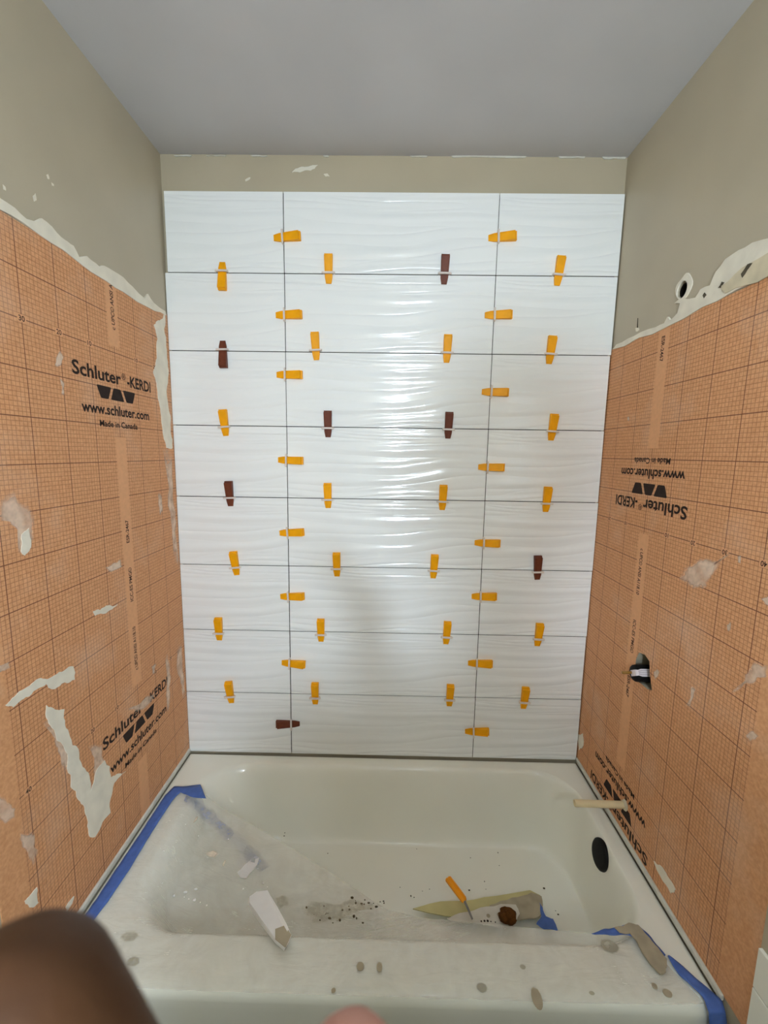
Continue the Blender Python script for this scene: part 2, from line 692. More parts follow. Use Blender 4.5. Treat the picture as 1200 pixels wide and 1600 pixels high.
# ragged plaster above the right sheet
bandr = [(959, 546), (966, 538), (984, 529), (1004, 519), (1028, 511), (1041, 505), (1046, 495), (1050, 501), (1062, 489), (1066, 474),
         (1057, 474), (1066, 466), (1090, 465), (1098, 452), (1113, 446), (1122, 425), (1137, 405), (1158, 391), (1180, 379), (1206, 372), (1240, 366), (1276, 350), (1320, 344), (1374, 330), (1371, 355), (1290, 392),
         (1206, 431), (1150, 455), (1100, 480), (1046, 510), (1000, 528)]
wall_patch('plaster_band', bandr, 0, W, RN, .006, M['plaster'], wall_right, .05, 1)
wall_patch('torn_drywall', [(1128, 447), (1150, 428), (1172, 412), (1206, 392), (1206, 428), (1165, 446), (1135, 458)], 0, W-.006, RN, .002,
           M['drywall'], wall_right, .12, 1)
wall_patch('gouge', [(1158, 428), (1168, 413), (1176, 411), (1168, 422), (1160, 434)], 0, W-.008, RN, .0006, M['gouge'], wall_right, .1, 1)
wall_patch('gouge', [(1122, 450), (1128, 440), (1132, 441), (1126, 450)], 0, W-.006, RN, .0006, M['gouge'], wall_right, .1, 1)
wall_patch('gouge', [(1098, 462), (1101, 457), (1104, 461), (1100, 466)], 0, W-.006, RN, .0006, M['gouge'], wall_right, .1, 1)
wall_patch('gap', [(1006, 521), (1034, 508), (1042, 504), (1040, 508), (1020, 518), (1006, 523)], 0, W-.0006, RN, .0006, M['dark'], wall_right, .05, 1)
wall_patch('nick', [(993, 513), (998, 512), (999, 516), (994, 518)], 0, W, RN, .001, M['plaster'], wall_right)
wall_patch('scratch', [(995.5, 512), (996.5, 497), (997.2, 497), (996.8, 512)], 0, W, RN, .0006, M['dark'], wall_right, .02, 1)
# ring of plaster round the shower arm opening
rp = []
for a in range(24):
    t = a*math.pi/12
    rp.append((SHOWER_C[0]+(.028+.005*math.sin(2*t+1))*math.cos(t)-.004, SHOWER_C[1]+(.030+.004*math.cos(3*t))*math.sin(t)+.006))
bm = bmesh.new()
inner = [(SHOWER_C[0]+.0205*math.cos(a*math.pi/12), SHOWER_C[1]+.0215*math.sin(a*math.pi/12)) for a in range(24)]
va = [bm.verts.new((W-.004, *p)) for p in inner]
vb = [bm.verts.new((W-.003, *p)) for p in rp]
vc = [bm.verts.new((W, *p)) for p in rp]
vd = [bm.verts.new((W, *p)) for p in inner]
for q, s in ((va, vb), (vb, vc), (vd, va)):
    for i in range(24):
        bm.faces.new([q[i], q[(i+1) % 24], s[(i+1) % 24], s[i]])
bmesh.ops.recalc_face_normals(bm, faces=list(bm.faces))
from_bm('plaster_ring', bm, M['plaster'], wall_right)

left_smears = [
    ('T', [(72, 1102), (100, 1108), (108, 1150), (128, 1198), (140, 1240), (148, 1210), (163, 1188), (173, 1215), (196, 1205), (178, 1223), (172, 1270), (148, 1308), (136, 1280), (122, 1250), (104, 1200), (84, 1140)]),
    ('T', [(8, 1102), (30, 1080), (60, 1060), (85, 1055), (114, 1041), (116, 1062), (100, 1066), (82, 1077), (72, 1068), (45, 1088), (20, 1105)]),
    ('S', [(-5, 775), (20, 762), (48, 785), (56, 830), (48, 866), (30, 872), (28, 830), (10, 810), (-5, 812)]),
    ('T', [(33, 835), (44, 825), (48, 850), (38, 868), (32, 862)]),
    ('T', [(145, 955), (166, 946), (183, 944), (170, 954), (148, 962)]),
    ('S', [(160, 887), (190, 872), (192, 886), (172, 895)]),
    ('S', [(-5, 1240), (18, 1252), (26, 1280), (8, 1290), (-5, 1280)]),
    ('S', [(28, 1298), (55, 1300), (64, 1330), (52, 1354), (36, 1325)]),
    ('S', [(136, 1165), (160, 1160), (170, 1195), (160, 1230), (144, 1205)]),
    ('S', [(66, 1130), (90, 1118), (110, 1165), (112, 1210), (90, 1180)]),
    ('T', [(38, 1408), (57, 1386), (60, 1410), (50, 1418)]),
    ('T', [(102, 1418), (115, 1400), (112, 1412), (104, 1426)]),
    ('T', [(240, 508), (250, 500), (257, 490), (259, 540), (262, 590), (266, 650), (269, 700), (260, 700), (252, 660), (246, 618), (239, 582), (245, 560), (246, 530)]),
    ('S', [(254, 700), (268, 700), (276, 800), (281, 900), (272, 880), (264, 800)]),
    ('S', [(245, 770), (250, 765), (254, 800), (250, 810)]),
    ('S', [(84, 572), (94, 546), (101, 556), (88, 575)]),
    ('S', [(92, 588), (100, 596), (100, 618), (95, 618)]),
    ('S', [(190, 1112), (222, 1094), (246, 1080), (242, 1092), (205, 1112)]),
    ('S', [(257, 1022), (262, 1018), (266, 1100), (262, 1120), (259, 1080)]),
    ('S', [(275, 1010), (284, 1000), (291, 1090), (286, 1100), (280, 1060)]),
    ('S', [(236, 1040), (244, 1036), (242, 1052), (238, 1056)]),
    ('S', [(-5, 1040), (15, 1032), (18, 1044), (-5, 1055)]),
]
for kind, px in left_smears:
    wall_patch('thinset_smear', px, 0, LX, LN, .0016 if kind == 'T' else .0007, M['plaster' if kind == 'T' else 'smear'], mem_l, .15, 3, kind == 'T')
right_smears = [
    ('S', [(1058, 905), (1072, 884), (1110, 872), (1148, 862), (1116, 898), (1106, 922), (1080, 926)]),
    ('S', [(1138, 1088), (1160, 1066), (1168, 1045), (1188, 1031), (1206, 1036), (1206, 1056), (1175, 1072)]),
    ('S', [(1070, 1106), (1080, 1070), (1088, 1076), (1078, 1108)]),
    ('S', [(1163, 1150), (1178, 1141), (1188, 1150), (1172, 1160)]),
    ('T', [(1022, 1345), (1036, 1356), (1056, 1390), (1049, 1396), (1032, 1368)]),
    ('T', [(903, 1148), (911, 1146), (912, 1164), (905, 1172)]),
    ('S', [(1020, 1050), (1028, 1044), (1032, 1050), (1024, 1064)]),
    ('S', [(1188, 935), (1206, 928), (1206, 950)]),
    ('S', [(1152, 868), (1158, 866), (1158, 882), (1153, 880)]),
    ('S', [(1136, 975), (1142, 970), (1142, 986), (1138, 988)]),
    ('S', [(980, 652), (983, 650), (984, 656), (981, 658)]),
]
for kind, px in right_smears:
    wall_patch('thinset_smear', px, 0, RX, RN, .0016 if kind == 'T' else .0007, M['plaster' if kind == 'T' else 'smear'], mem_r, .15, 3, kind == 'T')
for px in ([(452, 271), (470, 260), (497, 258), (486, 267), (468, 270)], [(505, 272), (512, 271), (516, 276), (508, 276)],
           [(383, 281), (392, 277), (391, 280), (384, 284)]):
    wall_patch('thinset_smear', px, 1, 0, BN, .0008, M['smear_thick'], wall_back, .1, 2, False)
for a, b, hgt in ((272, 300, 2.5), (322, 354, 2), (392, 418, 2), (505, 514, 2.5), (640, 668, 2), (705, 822, 2.5), (872, 914, 3.5), (940, 978, 4)):
    ya, yb = 243+(a-248)*.0032, 243+(b-248)*.0032
    wall_patch('caulk_bead', [(a, ya+.5), ((a+b)/2, (ya+yb)/2+.2), (b, yb+.5), (b-2, yb+hgt), ((a+b)/2, (ya+yb)/2+hgt*.8), (a+3, ya+hgt)], 1, 0, BN, .004, M['caulk'], wall_back, .08, 1)
for px in ([(51, 306), (55, 302), (57, 313), (53, 315)], [(72, 273), (75, 272), (77, 280), (74, 279)], [(80, 285), (84, 288), (84, 291), (81, 290)], [(4, 288), (8, 292), (9, 298), (5, 296)]):
    wall_patch('paint_chip', px, 0, -W, LN, .0006, M['plaster'], wall_left, .1, 1)

# ------------------------------------------------------------------ bathtub
TOP = (-.668, .700, -.652, -.062, .15)
BOT = (-.44, .650, -.560, -.150, .13)
FLOOR = .140
PROF = [(0, 0), (.05, .006), (.10, .02), (.16, .05), (.22, .10), (.30, .20), (.40, .36), (.50, .54), (.60, .71), (.70, .84), (.80, .93), (.90, .98), (1, 1)]


def prof(s):
    for (a, da), (b, db) in zip(PROF, PROF[1:]):
        if s <= b:
            return da+(db-da)*(s-a)/(b-a)
    return 1.0


def rrect(R, n=14):
    x0, x1, y0, y1, r = R
    pts = []
    for cx, cy, a0 in ((x1-r, y1-r, 0), (x0+r, y1-r, 90), (x0+r, y0+r, 180), (x1-r, y0+r, 270)):
        for i in range(n+1):
            a = math.radians(a0+90*i/n)
            pts.append((cx+r*math.cos(a), cy+r*math.sin(a)))
    # straight sides
    out = []
    for i, p in enumerate(pts):
        out.append(p)
        if (i+1) % (n+1) == 0:
            q = pts[(i+1) % len(pts)]
            for t in range(1, 12):
                out.append((p[0]+(q[0]-p[0])*t/12, p[1]+(q[1]-p[1])*t/12))
    return out


def lerpR(s):
    return tuple(a+(b-a)*s for a, b in zip(TOP, BOT))


def sd(R, x, y):
    x0, x1, y0, y1, r = R
    qx = abs(x-(x0+x1)/2)-(x1-x0)/2+r
    qy = abs(y-(y0+y1)/2)-(y1-y0)/2+r
    return math.hypot(max(qx, 0), max(qy, 0))+min(max(qx, qy), 0)-r


def tub_z(x, y):
    if sd(TOP, x, y) >= 0:
        return RIM
    if sd(BOT, x, y) <= 0:
        return FLOOR
    lo, hi = 0.0, 1.0
    for _ in range(22):
        mid = (lo+hi)/2
        if sd(lerpR(mid), x, y) < 0:
            lo = mid
        else:
            hi = mid
    return RIM-(RIM-FLOOR)*prof(lo)


def tub_n(x, y):
    e = .004
    return Vector((-(tub_z(x+e, y)-tub_z(x-e, y))/(2*e), -(tub_z(x, y+e)-tub_z(x, y-e))/(2*e), 1)).normalized()


tub = empty('bathtub', (0, -.38, 0))
tag(tub, 'off white alcove bathtub filled with debris and plastic', 'bathtub')
rings = []
oR = (-W+.003, W-.003, FRONT, -.0125, .012)


def grow(R, d):
    return (R[0]+d, R[1]-d, R[2]+d, R[3]-d, max(R[4]-d, .004))


rings.append([(x, y, 0) for x, y in rrect(grow(oR, .03))])
rings.append([(x, y, .05) for x, y in rrect(grow(oR, .03))])
rings.append([(x, y, .34) for x, y in rrect(grow(oR, .006))])
rings.append([(x, y, .372) for x, y in rrect(oR)])
for a in range(1, 7):
    t = math.radians(15*a)
    rings.append([(x, y, .376+.024*math.sin(t)) for x, y in rrect(grow(oR, .022*(1-math.cos(t))))])
for s in [i/26 for i in range(27)]:
    z = RIM-(RIM-FLOOR)*prof(s)
    rings.append([(x, y, z) for x, y in rrect(lerpR(s))])
bcx, bcy = (BOT[0]+BOT[1])/2, (BOT[2]+BOT[3])/2
for k in (.8, .6, .4, .2, .05):
    rings.append([(bcx+(x-bcx)*k, bcy+(y-bcy)*k, FLOOR-.004*(1-k)) for x, y in rrect(BOT)])
bm = bmesh.new()
vr = [[bm.verts.new(p) for p in rg] for rg in rings]
nn = len(rings[0])
for a, b in zip(vr, vr[1:]):
    for i in range(nn):
        bm.faces.new([a[i], a[(i+1) % nn], b[(i+1) % nn], b[i]])
bm.faces.new(vr[-1])
bmesh.ops.recalc_face_normals(bm, faces=list(bm.faces))
for v in bm.verts:
    v.co.y += .38
from_bm('basin', bm, M['tub'], tub, True)


def sub(name, bm, mat, root, smooth=False):
    """part whose vertices were given in world space, hung under an Empty"""
    o = from_bm(name, bm, mat, root, smooth)
    o.matrix_parent_inverse = root.matrix_basis.inverted()
    return o


bpy.context.view_layer.update()
for nm, bb in (('flange', (-W, -W+.009, -.745, -.0135, RIM-.002, RIM+.014)), ('flange', (W-.009, W, -.745, -.0135, RIM-.002, RIM+.014))):
    sub(nm, box_bm(*bb, .003, 2), M['caulk'], tub)

# overflow cover on the right end
oc = at(938, 1335, 0, .684)
on = Vector((-1, 0, .14)).normalized()
bm = bmesh.new()
prof_o = [(0, .008), (.032, .008), (.039, .0065), (.0425, .003), (.043, .0), (.043, -.02)]
ax1 = on.cross(Vector((0, 1, 0))).normalized()
ax2 = on.cross(ax1)
rgs = []
for r_, h_ in prof_o[1:]:
    rgs.append([bm.verts.new(oc+on*h_+(ax1*math.cos(k*math.pi/16)+ax2*math.sin(k*math.pi/16))*r_) for k in range(32)])
bm.faces.new(rgs[0])
for a, b in zip(rgs, rgs[1:]):
    for k in range(32):
        bm.faces.new([a[k], a[(k+1) % 32], b[(k+1) % 32], b[k]])
bmesh.ops.recalc_face_normals(bm, faces=list(bm.faces))
ofl = sub('overflow_cover', bm, M['black'], tub, True)
ofl['label'] = 'black round overflow cover'

# ------------------------------------------------------------------ tile levelling clips with wedges
WL0, WL1 = -.031, .060


def wedge_mesh():
    bm = bmesh.new()
    #      y     half width  height
    sec = [(WL0, .0090, .0026), (WL0+.003, .0096, .0034), (-.012, .0124, .0062), (.045, .0136, .0165), (.053, .0136, .0180), (.0555, .0135, .0120), (WL1, .0134, .0115)]
    rows = []
    for y, hw, h in sec:
        rail = .0022
        d = .0012 if y > WL0+.001 else .0004
        rows.append([bm.verts.new(p) for p in [(-hw, y, .0004), (hw, y, .0004), (hw, y, h), (hw-rail, y, h), (hw-rail-.0008, y, h-d),
                                              (-hw+rail+.0008, y, h-d), (-hw+rail, y, h), (-hw, y, h)]])
    for a, b in zip(rows, rows[1:]):
        for i in range(8):
            bm.faces.new([a[i], a[(i+1) % 8], b[(i+1) % 8], b[i]])
    bm.faces.new(rows[0])
    bm.faces.new(rows[-1])
    bmesh.ops.recalc_face_normals(bm, faces=list(bm.faces))
    me = bpy.data.meshes.new('wedge')
    bm.to_mesh(me)
    bm.free()
    return me


def clip_mesh():
    bm = bmesh.new()
    for s in (-1, 1):
        add_into(bm, box_bm(min(s*.0150, s*.0195), max(s*.0150, s*.0195), -.0012, .0012, -.006, .013))
    b = box_bm(-.0225, .0225, -.0030, .0030, .0100, .0165, .0008)
    for v in b.verts:                      # the bridge narrows outwards
        if v.co.z > .013:
            v.co.x *= .90
    add_into(bm, b)
    me = bpy.data.meshes.new('clip')
    bm.to_mesh(me)
    bm.free()
    return me


ME_W = {c: wedge_mesh() for c in 'yb'}
ME_W['y'].materials.append(M['yellow'])
ME_W['b'].materials.append(M['brown'])
ME_C = clip_mesh()
ME_C.materials.append(M['clip'])
BASE = Matrix(((1, 0, 0), (0, 0, -1), (0, 1, 0)))      # local z points out of the wall


def leveller(px, py, ang, col, label):
    p = at(px, py, 1, TILE_Y-.012)
    o = empty('tile_leveling_clip', (p.x, TILE_Y-.0008, p.z))
    o.rotation_euler = (Matrix.Rotation(math.radians(ang), 3, 'Y') @ BASE).to_euler()
    tag(o, label, 'leveling clip', 'wedge clips on the tile joints')
    a = bpy.data.objects.new('wedge', ME_W[col])
    b = bpy.data.objects.new('clip', ME_C)
    for q in (a, b):
        COL.objects.link(q)
        q.parent = o
    # wedges are not pushed in equally far
    return a


ORD = ['topmost', 'second', 'third', 'fourth', 'fifth', 'sixth', 'lowest']
COLW = {'y': 'yellow', 'b': 'brown'}
# horizontal joints: (clip x, clip y, wedge colour, degrees, top of the wedge, bottom of the wedge)
HJ = [
    [(346, 423, 'y', 181), (513, 426, 'y', 0), (695, 427, 'b', 1), (874, 429, 'y', 4)],
    [(347, 546, 'b', 179), (493, 547, 'y', -3), (699, 551, 'y', 1), (861, 553, 'y', 3)],
    [(350, 667, 'y', -4), (512, 669, 'b', 0), (701, 671, 'b', 1), (864, 674, 'y', 3)],
    [(358, 778, 'b', -2), (512, 781, 'y', -1), (692, 784, 'y', 1), (855, 787, 'y', 1)],
    [(367, 887, 'y', -6), (526, 889, 'y', -1), (678, 892, 'y', 2), (841, 894, 'b', -3)],
    [(341, 990, 'y', 0), (501, 992, 'y', 0), (698, 996, 'y', 2), (842, 999, 'y', 2)],
    [(359, 1089, 'y', -5), (492, 1091, 'y', 0), (703, 1094, 'y', 1), (820, 1098, 'y', 2)],
]
WHERE = ['in the left tile column', 'left of two in the middle tile column', 'right of two in the middle tile column', 'in the right tile column']
for j, row in enumerate(HJ):
    for c, (x, y, col, ang) in enumerate(row):
        leveller(x, y, ang, col, f'upright {COLW[col]} wedge on the {ORD[j]} horizontal joint, {WHERE[c]}')
ORD8 = ['topmost', 'second', 'third', 'fourth', 'fifth', 'sixth', 'seventh', 'lowest']
VL = [(441, 369, 'y', 87), (444, 491, 'y', 89), (445, 585, 'y', 90), (447, 719, 'y', 91), (449, 833, 'y', 86), (450, 933, 'y', 87), (452, 1038, 'y', 92), (455, 1133, 'b', -90)]
VR = [(779, 369, 'y', 87), (773, 491, 'y', 89), (768, 612, 'y', 91), (762, 730, 'y', 90), (756, 849, 'y', 90), (751, 933, 'y', 88), (745, 1038, 'y', 89), (740, 1145, 'y', 87)]
for side, lst in (('left', VL), ('right', VR)):
    for j, (x, y, col, ang) in enumerate(lst):
        leveller(x, y, ang, col, f'sideways {COLW[col]} wedge, {ORD8[j]} on the {side} vertical tile joint')

# ------------------------------------------------------------------ plumbing in the right wall
# shower arm fitting
t = empty('shower_pipe_fitting', (W+.02, *SHOWER_C))
tag(t, 'dark threaded pipe end in plaster ringed hole, upper right wall', 'pipe')
bpy.context.view_layer.update()
bm = bmesh.new()
rr = [(.0165, -.001), (.0165, .03), (.0125, .03), (.0125, -.001)]
cx, (cy, cz) = W+.004, SHOWER_C
vs = [[bm.verts.new((cx+h, cy+r*math.cos(k*math.pi/12), cz+r*math.sin(k*math.pi/12))) for k in range(24)] for r, h in rr]
for i in range(4):
    a, b = vs[i], vs[(i+1) % 4]
    for k in range(24):
        bm.faces.new([a[k], a[(k+1) % 24], b[(k+1) % 24], b[k]])
bmesh.ops.recalc_face_normals(bm, faces=list(bm.faces))
sub('collar', bm, M['dark'], t, True)
sub('bore', tube_bm([(cx+.026, cy, cz), (cx+.030, cy, cz)], .0124, 20), M['dark'], t)

# mixing valve stub
vc = at(1001, 1052, 0, W)
vy, vz = vc.y, vc.z
t = empty('mixing_valve', (W, vy, vz))
tag(t, 'black capped mixing valve with white ribbon in hole of orange wall', 'valve')
bpy.context.view_layer.update()
bm = tube_bm([(W+.07, vy, vz), (W-.010, vy, vz), (W-.018, vy, vz), (W-.022, vy, vz), (W-.0235, vy, vz)], [.0245, .0245, .0235, .0205, .012], 24)
sub('cap', bm, M['black'], t, True)
bm = bmesh.new()
pathr = [(W+.03, .0252), (W-.010, .0252), (W-.019, .0245), (W-.0245, .019), (W-.0255, .008)]
rows = []
for i, (x, d) in enumerate(pathr):
    hw = [.0105, .0105, .0075, .0085, .0085][i]
    for zz in (-hw, hw):
        pass
    rows.append([bm.verts.new((x, vy-math.sqrt(max(d*d-zz*zz, 0)) if i < 3 else vy-d, vz+zz)) for zz in (-hw, -hw*.4, hw*.4, hw)])
rows.append([bm.verts.new((W-.0258, vy+.006, vz+zz)) for zz in (-.0085, -.003, .003, .0085)])
for a, b in zip(rows, rows[1:]):
    for k in range(3):
        bm.faces.new([a[k], a[k+1], b[k+1], b[k]])
bmesh.ops.recalc_face_normals(bm, faces=list(bm.faces))
TURN = Matrix.Translation((0, vy, vz)) @ Matrix.Rotation(math.radians(-32), 4, 'X') @ Matrix.Translation((0, -vy, -vz))
bmesh.ops.transform(bm, matrix=TURN, verts=list(bm.verts))
g = bmesh.ops.solidify(bm, geom=list(bm.faces), thickness=.0008)
rib = sub('ribbon', bm, M['tape_white'], t)
for zz in (-.0055, 0, .0055):
    sub('ribbon_stripe', tube_bm([TURN @ Vector(q_) for q_ in [(W+.02, vy-math.sqrt(.0262**2-zz*zz), vz+zz), (W-.010, vy-math.sqrt(.0264**2-zz*zz), vz+zz), (W-.0195, vy-math.sqrt(.0256**2-zz*zz), vz+zz*.7)]], .0005, 5), M['ribbon_line'], t)
sub('stem', tube_bm([(W-.022, vy+.004, vz), (W-.052, vy+.004, vz-.001)], [.0042, .0040], 12), M['brass'], t, True)
# the backing board edge seen inside the opening
bpy.context.view_layer.update()
bk = from_bm('backing_board', box_bm(W+.072, W+.078, vy-.09, vy+.09, vz-.09, vz+.09), M['dark'], wall_right)
bk2 = from_bm('backing_board', box_bm(W+.060, W+.068, SHOWER_C[0]-.04, SHOWER_C[0]+.04, SHOWER_C[1]-.04, SHOWER_C[1]+.04), M['dark'], wall_right)

# spout pipe
t = empty('spout_pipe', (W, -.337, .504))
tag(t, 'cream plastic pipe stub sticking out over the tub', 'pipe')
bpy.context.view_layer.update()
bm = bmesh.new()
prf = [(W+.02, .0105), (.607, .0105), (.603, .0100), (.603, .0080), (.63, .0080)]
rgs = []
for x, r in prf:
    rgs.append([bm.verts.new((x, -.337+r*math.cos(k*math.pi/12), .504+.002*(W-x)/.16+r*math.sin(k*math.pi/12))) for k in range(24)])
for a, b in zip(rgs, rgs[1:]):
    for k in range(24):
        bm.faces.new([a[k], a[(k+1) % 24], b[(k+1) % 24], b[k]])
bm.faces.new(rgs[-1])
bmesh.ops.recalc_face_normals(bm, faces=list(bm.faces))
sub('tube', bm, M['cream'], t, True)
bm = tube_bm([(W-.0005, -.337, .504), (W-.006, -.337, .504), (W-.010, -.337, .504)], [.017, .0145, .011], 16)
for v in bm.verts:
    v.co += Vector(noise.noise_vector(v.co*90))*.0025
sub('sealant', bm, M['drywall'], t, True)

# ------------------------------------------------------------------ plastic sheet over tub
A_px = [(300, 1232, 0), (272, 1238, 0), (240, 1280, 0), (205, 1335, 0), (170, 1385, 0), (140, 1432, 0)]
A = [at(x, y, 2, RIM+.003) for x, y, _ in A_px]
A += [Vector((-.728, -.70, RIM+.003)), Vector((-.66, FRONT+.004, RIM+.001)), Vector((-.40, FRONT+.002, RIM-.002)), Vector((-.10, FRONT+.002, RIM-.002)),
      Vector((.20, FRONT+.002, RIM-.002)), Vector((.45, FRONT+.002, RIM-.002)), Vector((.62, FRONT+.003, RIM-.002)), Vector((.715, FRONT+.006, RIM))]
Bp = [(322, 1243, .398), (352, 1264, .365), (385, 1283, .33), (420, 1303, .30), (470, 1334, .25), (530, 1372, .20), (575, 1402, .178), (610, 1423, .185),
      (660, 1434, .23), (720, 1440, .28), (780, 1445, .32), (850, 1452, .355), (925, 1459, .388), (985, 1449, .404)]
B = [at(x, y, 2, z) for x, y, z in Bp]


def resample(P, n):
    L = [0]
    for a, b in zip(P, P[1:]):
        L.append(L[-1]+(b-a).length)
    out = []
    for i in range(n):
        t = L[-1]*i/(n-1)
        k = max(j for j in range(len(L)-1) if L[j] <= t+1e-9)
        f = (t-L[k])/(L[k+1]-L[k])
        out.append(P[k].lerp(P[k+1], f))
    return out


NU, NV = 110, 60
# keep matching stations of both edges together
Au, Bu = [], []
for i in range(NU):
    t = i/(NU-1)*(len(A)-1)
    k = min(int(t), len(A)-2)
    Au.append(A[k].lerp(A[k+1], t-k))
    Bu.append(B[k].lerp(B[k+1], t-k))
vs, fs = [], []
for i in range(NU):
    for j in range(NV):
        s = j/(NV-1)
        p = Au[i].lerp(Bu[i], s)
        sag = math.sin(math.pi*s)*.035
        nz = noise.noise(Vector((p.x*9, p.y*16, 2)))*.010*min(1, 3*s*(1-s)+.05)+noise.noise(Vector((p.x*30+p.y*22, p.y*12, 5)))*.004
        base = tub_z(p.x, p.y)
        if p.y < FRONT+.03:
            base = RIM-.022*((FRONT+.03-p.y)/.03)**2*.35
        p.z = max(p.z-sag+nz, base+.0025+max(0, nz)*.4)
        vs.append(p)
for i in range(NU-1):
    for j in range(NV-1):
        a = i*NV+j
        fs.append((a, a+1, a+NV+1, a+NV))
film = pyd('plastic_sheet', vs, fs, M['film'], None, True)
tag(film, 'clear plastic drop sheet taped across left side and front of tub', 'plastic sheet')


VARR = np.array([v[:] for v in vs])


def film_z(x, y):
    d = (VARR[:, 0]-x)**2+(VARR[:, 1]-y)**2
    i = int(d.argmin())
    return VARR[i, 2] if d[i] < .0006 else tub_z(x, y)


def on_film(px, py):
    """point on the draped sheet (or the tub) seen at a photograph position"""
    d = FW + RT*((px-600)/F_PX) + UP*((800-py)/F_PX)
    z = .42
    while z > .13:
        p = CAM + d*((z-CAM.z)/d.z)
        if film_z(p.x, p.y) >= z:
            return p
        z -= .006
    return CAM + d*((FLOOR-CAM.z)/d.z)


# ------------------------------------------------------------------ blue tape
def ribbon(name, left, right, mat, parent=None, thick=.0006, sub_n=5, crumple=.0012):
    """strip between two edge polylines"""
    L = resample(left, (len(left)-1)*sub_n+1)
    R = resample(right, len(L))
    vs, fs = [], []
    n = 5
    for a, b in zip(L, R):
        for k in range(n):
            p = a.lerp(b, k/(n-1))
            p = p+Vector((0, 0, abs(noise.noise(p*45))*crumple*3))
            vs.append(p)
    for i in range(len(L)-1):
        for k in range(n-1):
            q = i*n+k
            fs.append((q, q+1, q+n+1, q+n))
    o = pyd(name, vs, fs, mat, parent, True)
    md = o.modifiers.new('thickness', 'SOLIDIFY')
    md.thickness = thick
    return o


H = RIM+.0065
lt = [(313, 1226), (290, 1229), (272, 1229), (257, 1244), (222, 1298), (185, 1353), (150, 1406), (119, 1450), (100, 1485)]
rg = [(322, 1248), (300, 1246), (281, 1238), (268, 1253), (236, 1303), (203, 1358), (168, 1410), (135, 1453), (118, 1490)]
o = ribbon('masking_tape', [at(x, y, 2, H) for x, y in lt], [at(x, y, 2, H) for x, y in rg], M['tape'])
tag(o, 'long blue masking tape strip along the left tub rim', 'tape')
lt = [at(x, y, 2, RIM+.006) for x, y in [(1043, 1494), (1050, 1508), (1062, 1525), (1080, 1541), (1092, 1552), (1100, 1562)]]
rg = [at(x, y, 2, RIM+.006) for x, y in [(1045, 1493), (1060, 1504), (1080, 1522), (1102, 1541), (1120, 1556), (1128, 1563)]]
lt += [at(x, y, 1, FRONT-.010) for x, y in [(1107, 1582), (1108, 1602), (1106, 1640)]]
rg += [at(x, y, 1, FRONT-.010) for x, y in [(1133, 1580), (1136, 1602), (1134, 1640)]]
o = ribbon('masking_tape', lt, rg, M['tape'], None, .0006, 4)
tag(o, 'blue masking tape strip hanging over the front right tub corner', 'tape')
lt = [(924, 1459), (940, 1454), (958, 1450), (980, 1445), (997, 1445), (1008, 1456), (1022, 1472), (1040, 1492)]
rg = [(926, 1460), (942, 1461), (958, 1462), (978, 1461), (992, 1466), (1000, 1478), (1012, 1494), (1028, 1512)]
zz = [RIM+.008]*8
o = ribbon('masking_tape', [at(x, y, 2, z) for (x, y), z in zip(lt, zz)], [at(x, y, 2, z) for (x, y), z in zip(rg, zz)], M['tape'], None, .0006, 4, .002)
tag(o, 'blue masking tape crusted with grey mortar at front right tub rim', 'tape')


def lumpy(name, px, z, thick, mat, parent, amp=.1, depth=2, bulge=.002):
    two = [at(x, y, 2, z) for x, y in px]
    flat = jag([Vector((p.x, p.y)) for p in two], amp, depth, rs)
    ob = plate(name, [Vector((q.x, q.y, z)) for q in flat], (0, 0, 1), thick, mat, parent)
    return ob


cr = lumpy('mortar_crust', [(960, 1450), (982, 1443), (998, 1447), (1010, 1462), (1028, 1482), (1042, 1500), (1040, 1520), (1032, 1524), (1018, 1510), (1004, 1490), (994, 1470), (984, 1459), (968, 1458)], RIM+.0115, .003, M['thinset'], o, .08, 2)

# ------------------------------------------------------------------ things lying in the tub
ZF = FLOOR+.002


def slab(name, px, z, thick, mat, label, cat, amp=.06, depth=1, tilt=None):
    pts = [at(x, y, 2, z) for x, y in px]
    flat = jag([Vector((p.x, p.y)) for p in pts], amp, depth, rs)
    cx = sum(q.x for q in flat)/len(flat)
    cy = sum(q.y for q in flat)/len(flat)
    o = plate(name, [Vector((q.x-cx, q.y-cy, 0)) for q in flat], (0, 0, 1), thick, mat, None)
    o.location = (cx, cy, z)
    tag(o, label, cat)
    return o


slab('yellow_scrap', [(645, 1421), (672, 1413), (705, 1409), (740, 1407), (775, 1401), (828, 1392), (844, 1400), (840, 1420), (800, 1432), (740, 1438), (690, 1431)], ZF+.012, .003, M['yellowsheet'],
     'pale yellow pointed scrap of sheet lying on the tub floor', 'scrap', .04, 1)
slab('mortar_sheet', [(765, 1416), (800, 1404), (830, 1396), (846, 1402), (847, 1428), (836, 1436), (805, 1438), (770, 1436)], ZF+.0165, .004, M['thinset'],
     'grey mortar covered sheet at right end of the yellow scrap', 'scrap', .08, 2)
o = slab('paper_wrapper', [(698, 1436), (725, 1426), (760, 1417), (806, 1414), (812, 1428), (800, 1446), (755, 1446), (715, 1442)], ZF+.022, .0015, M['whitepaper'],
         'crumpled white printed paper beside the brown clod', 'paper', .08, 2)
bpy.context.view_layer.update()


def at_local(ob, px, py, z):
    p = at(px, py, 2, z)
    return p-Vector(ob.location)


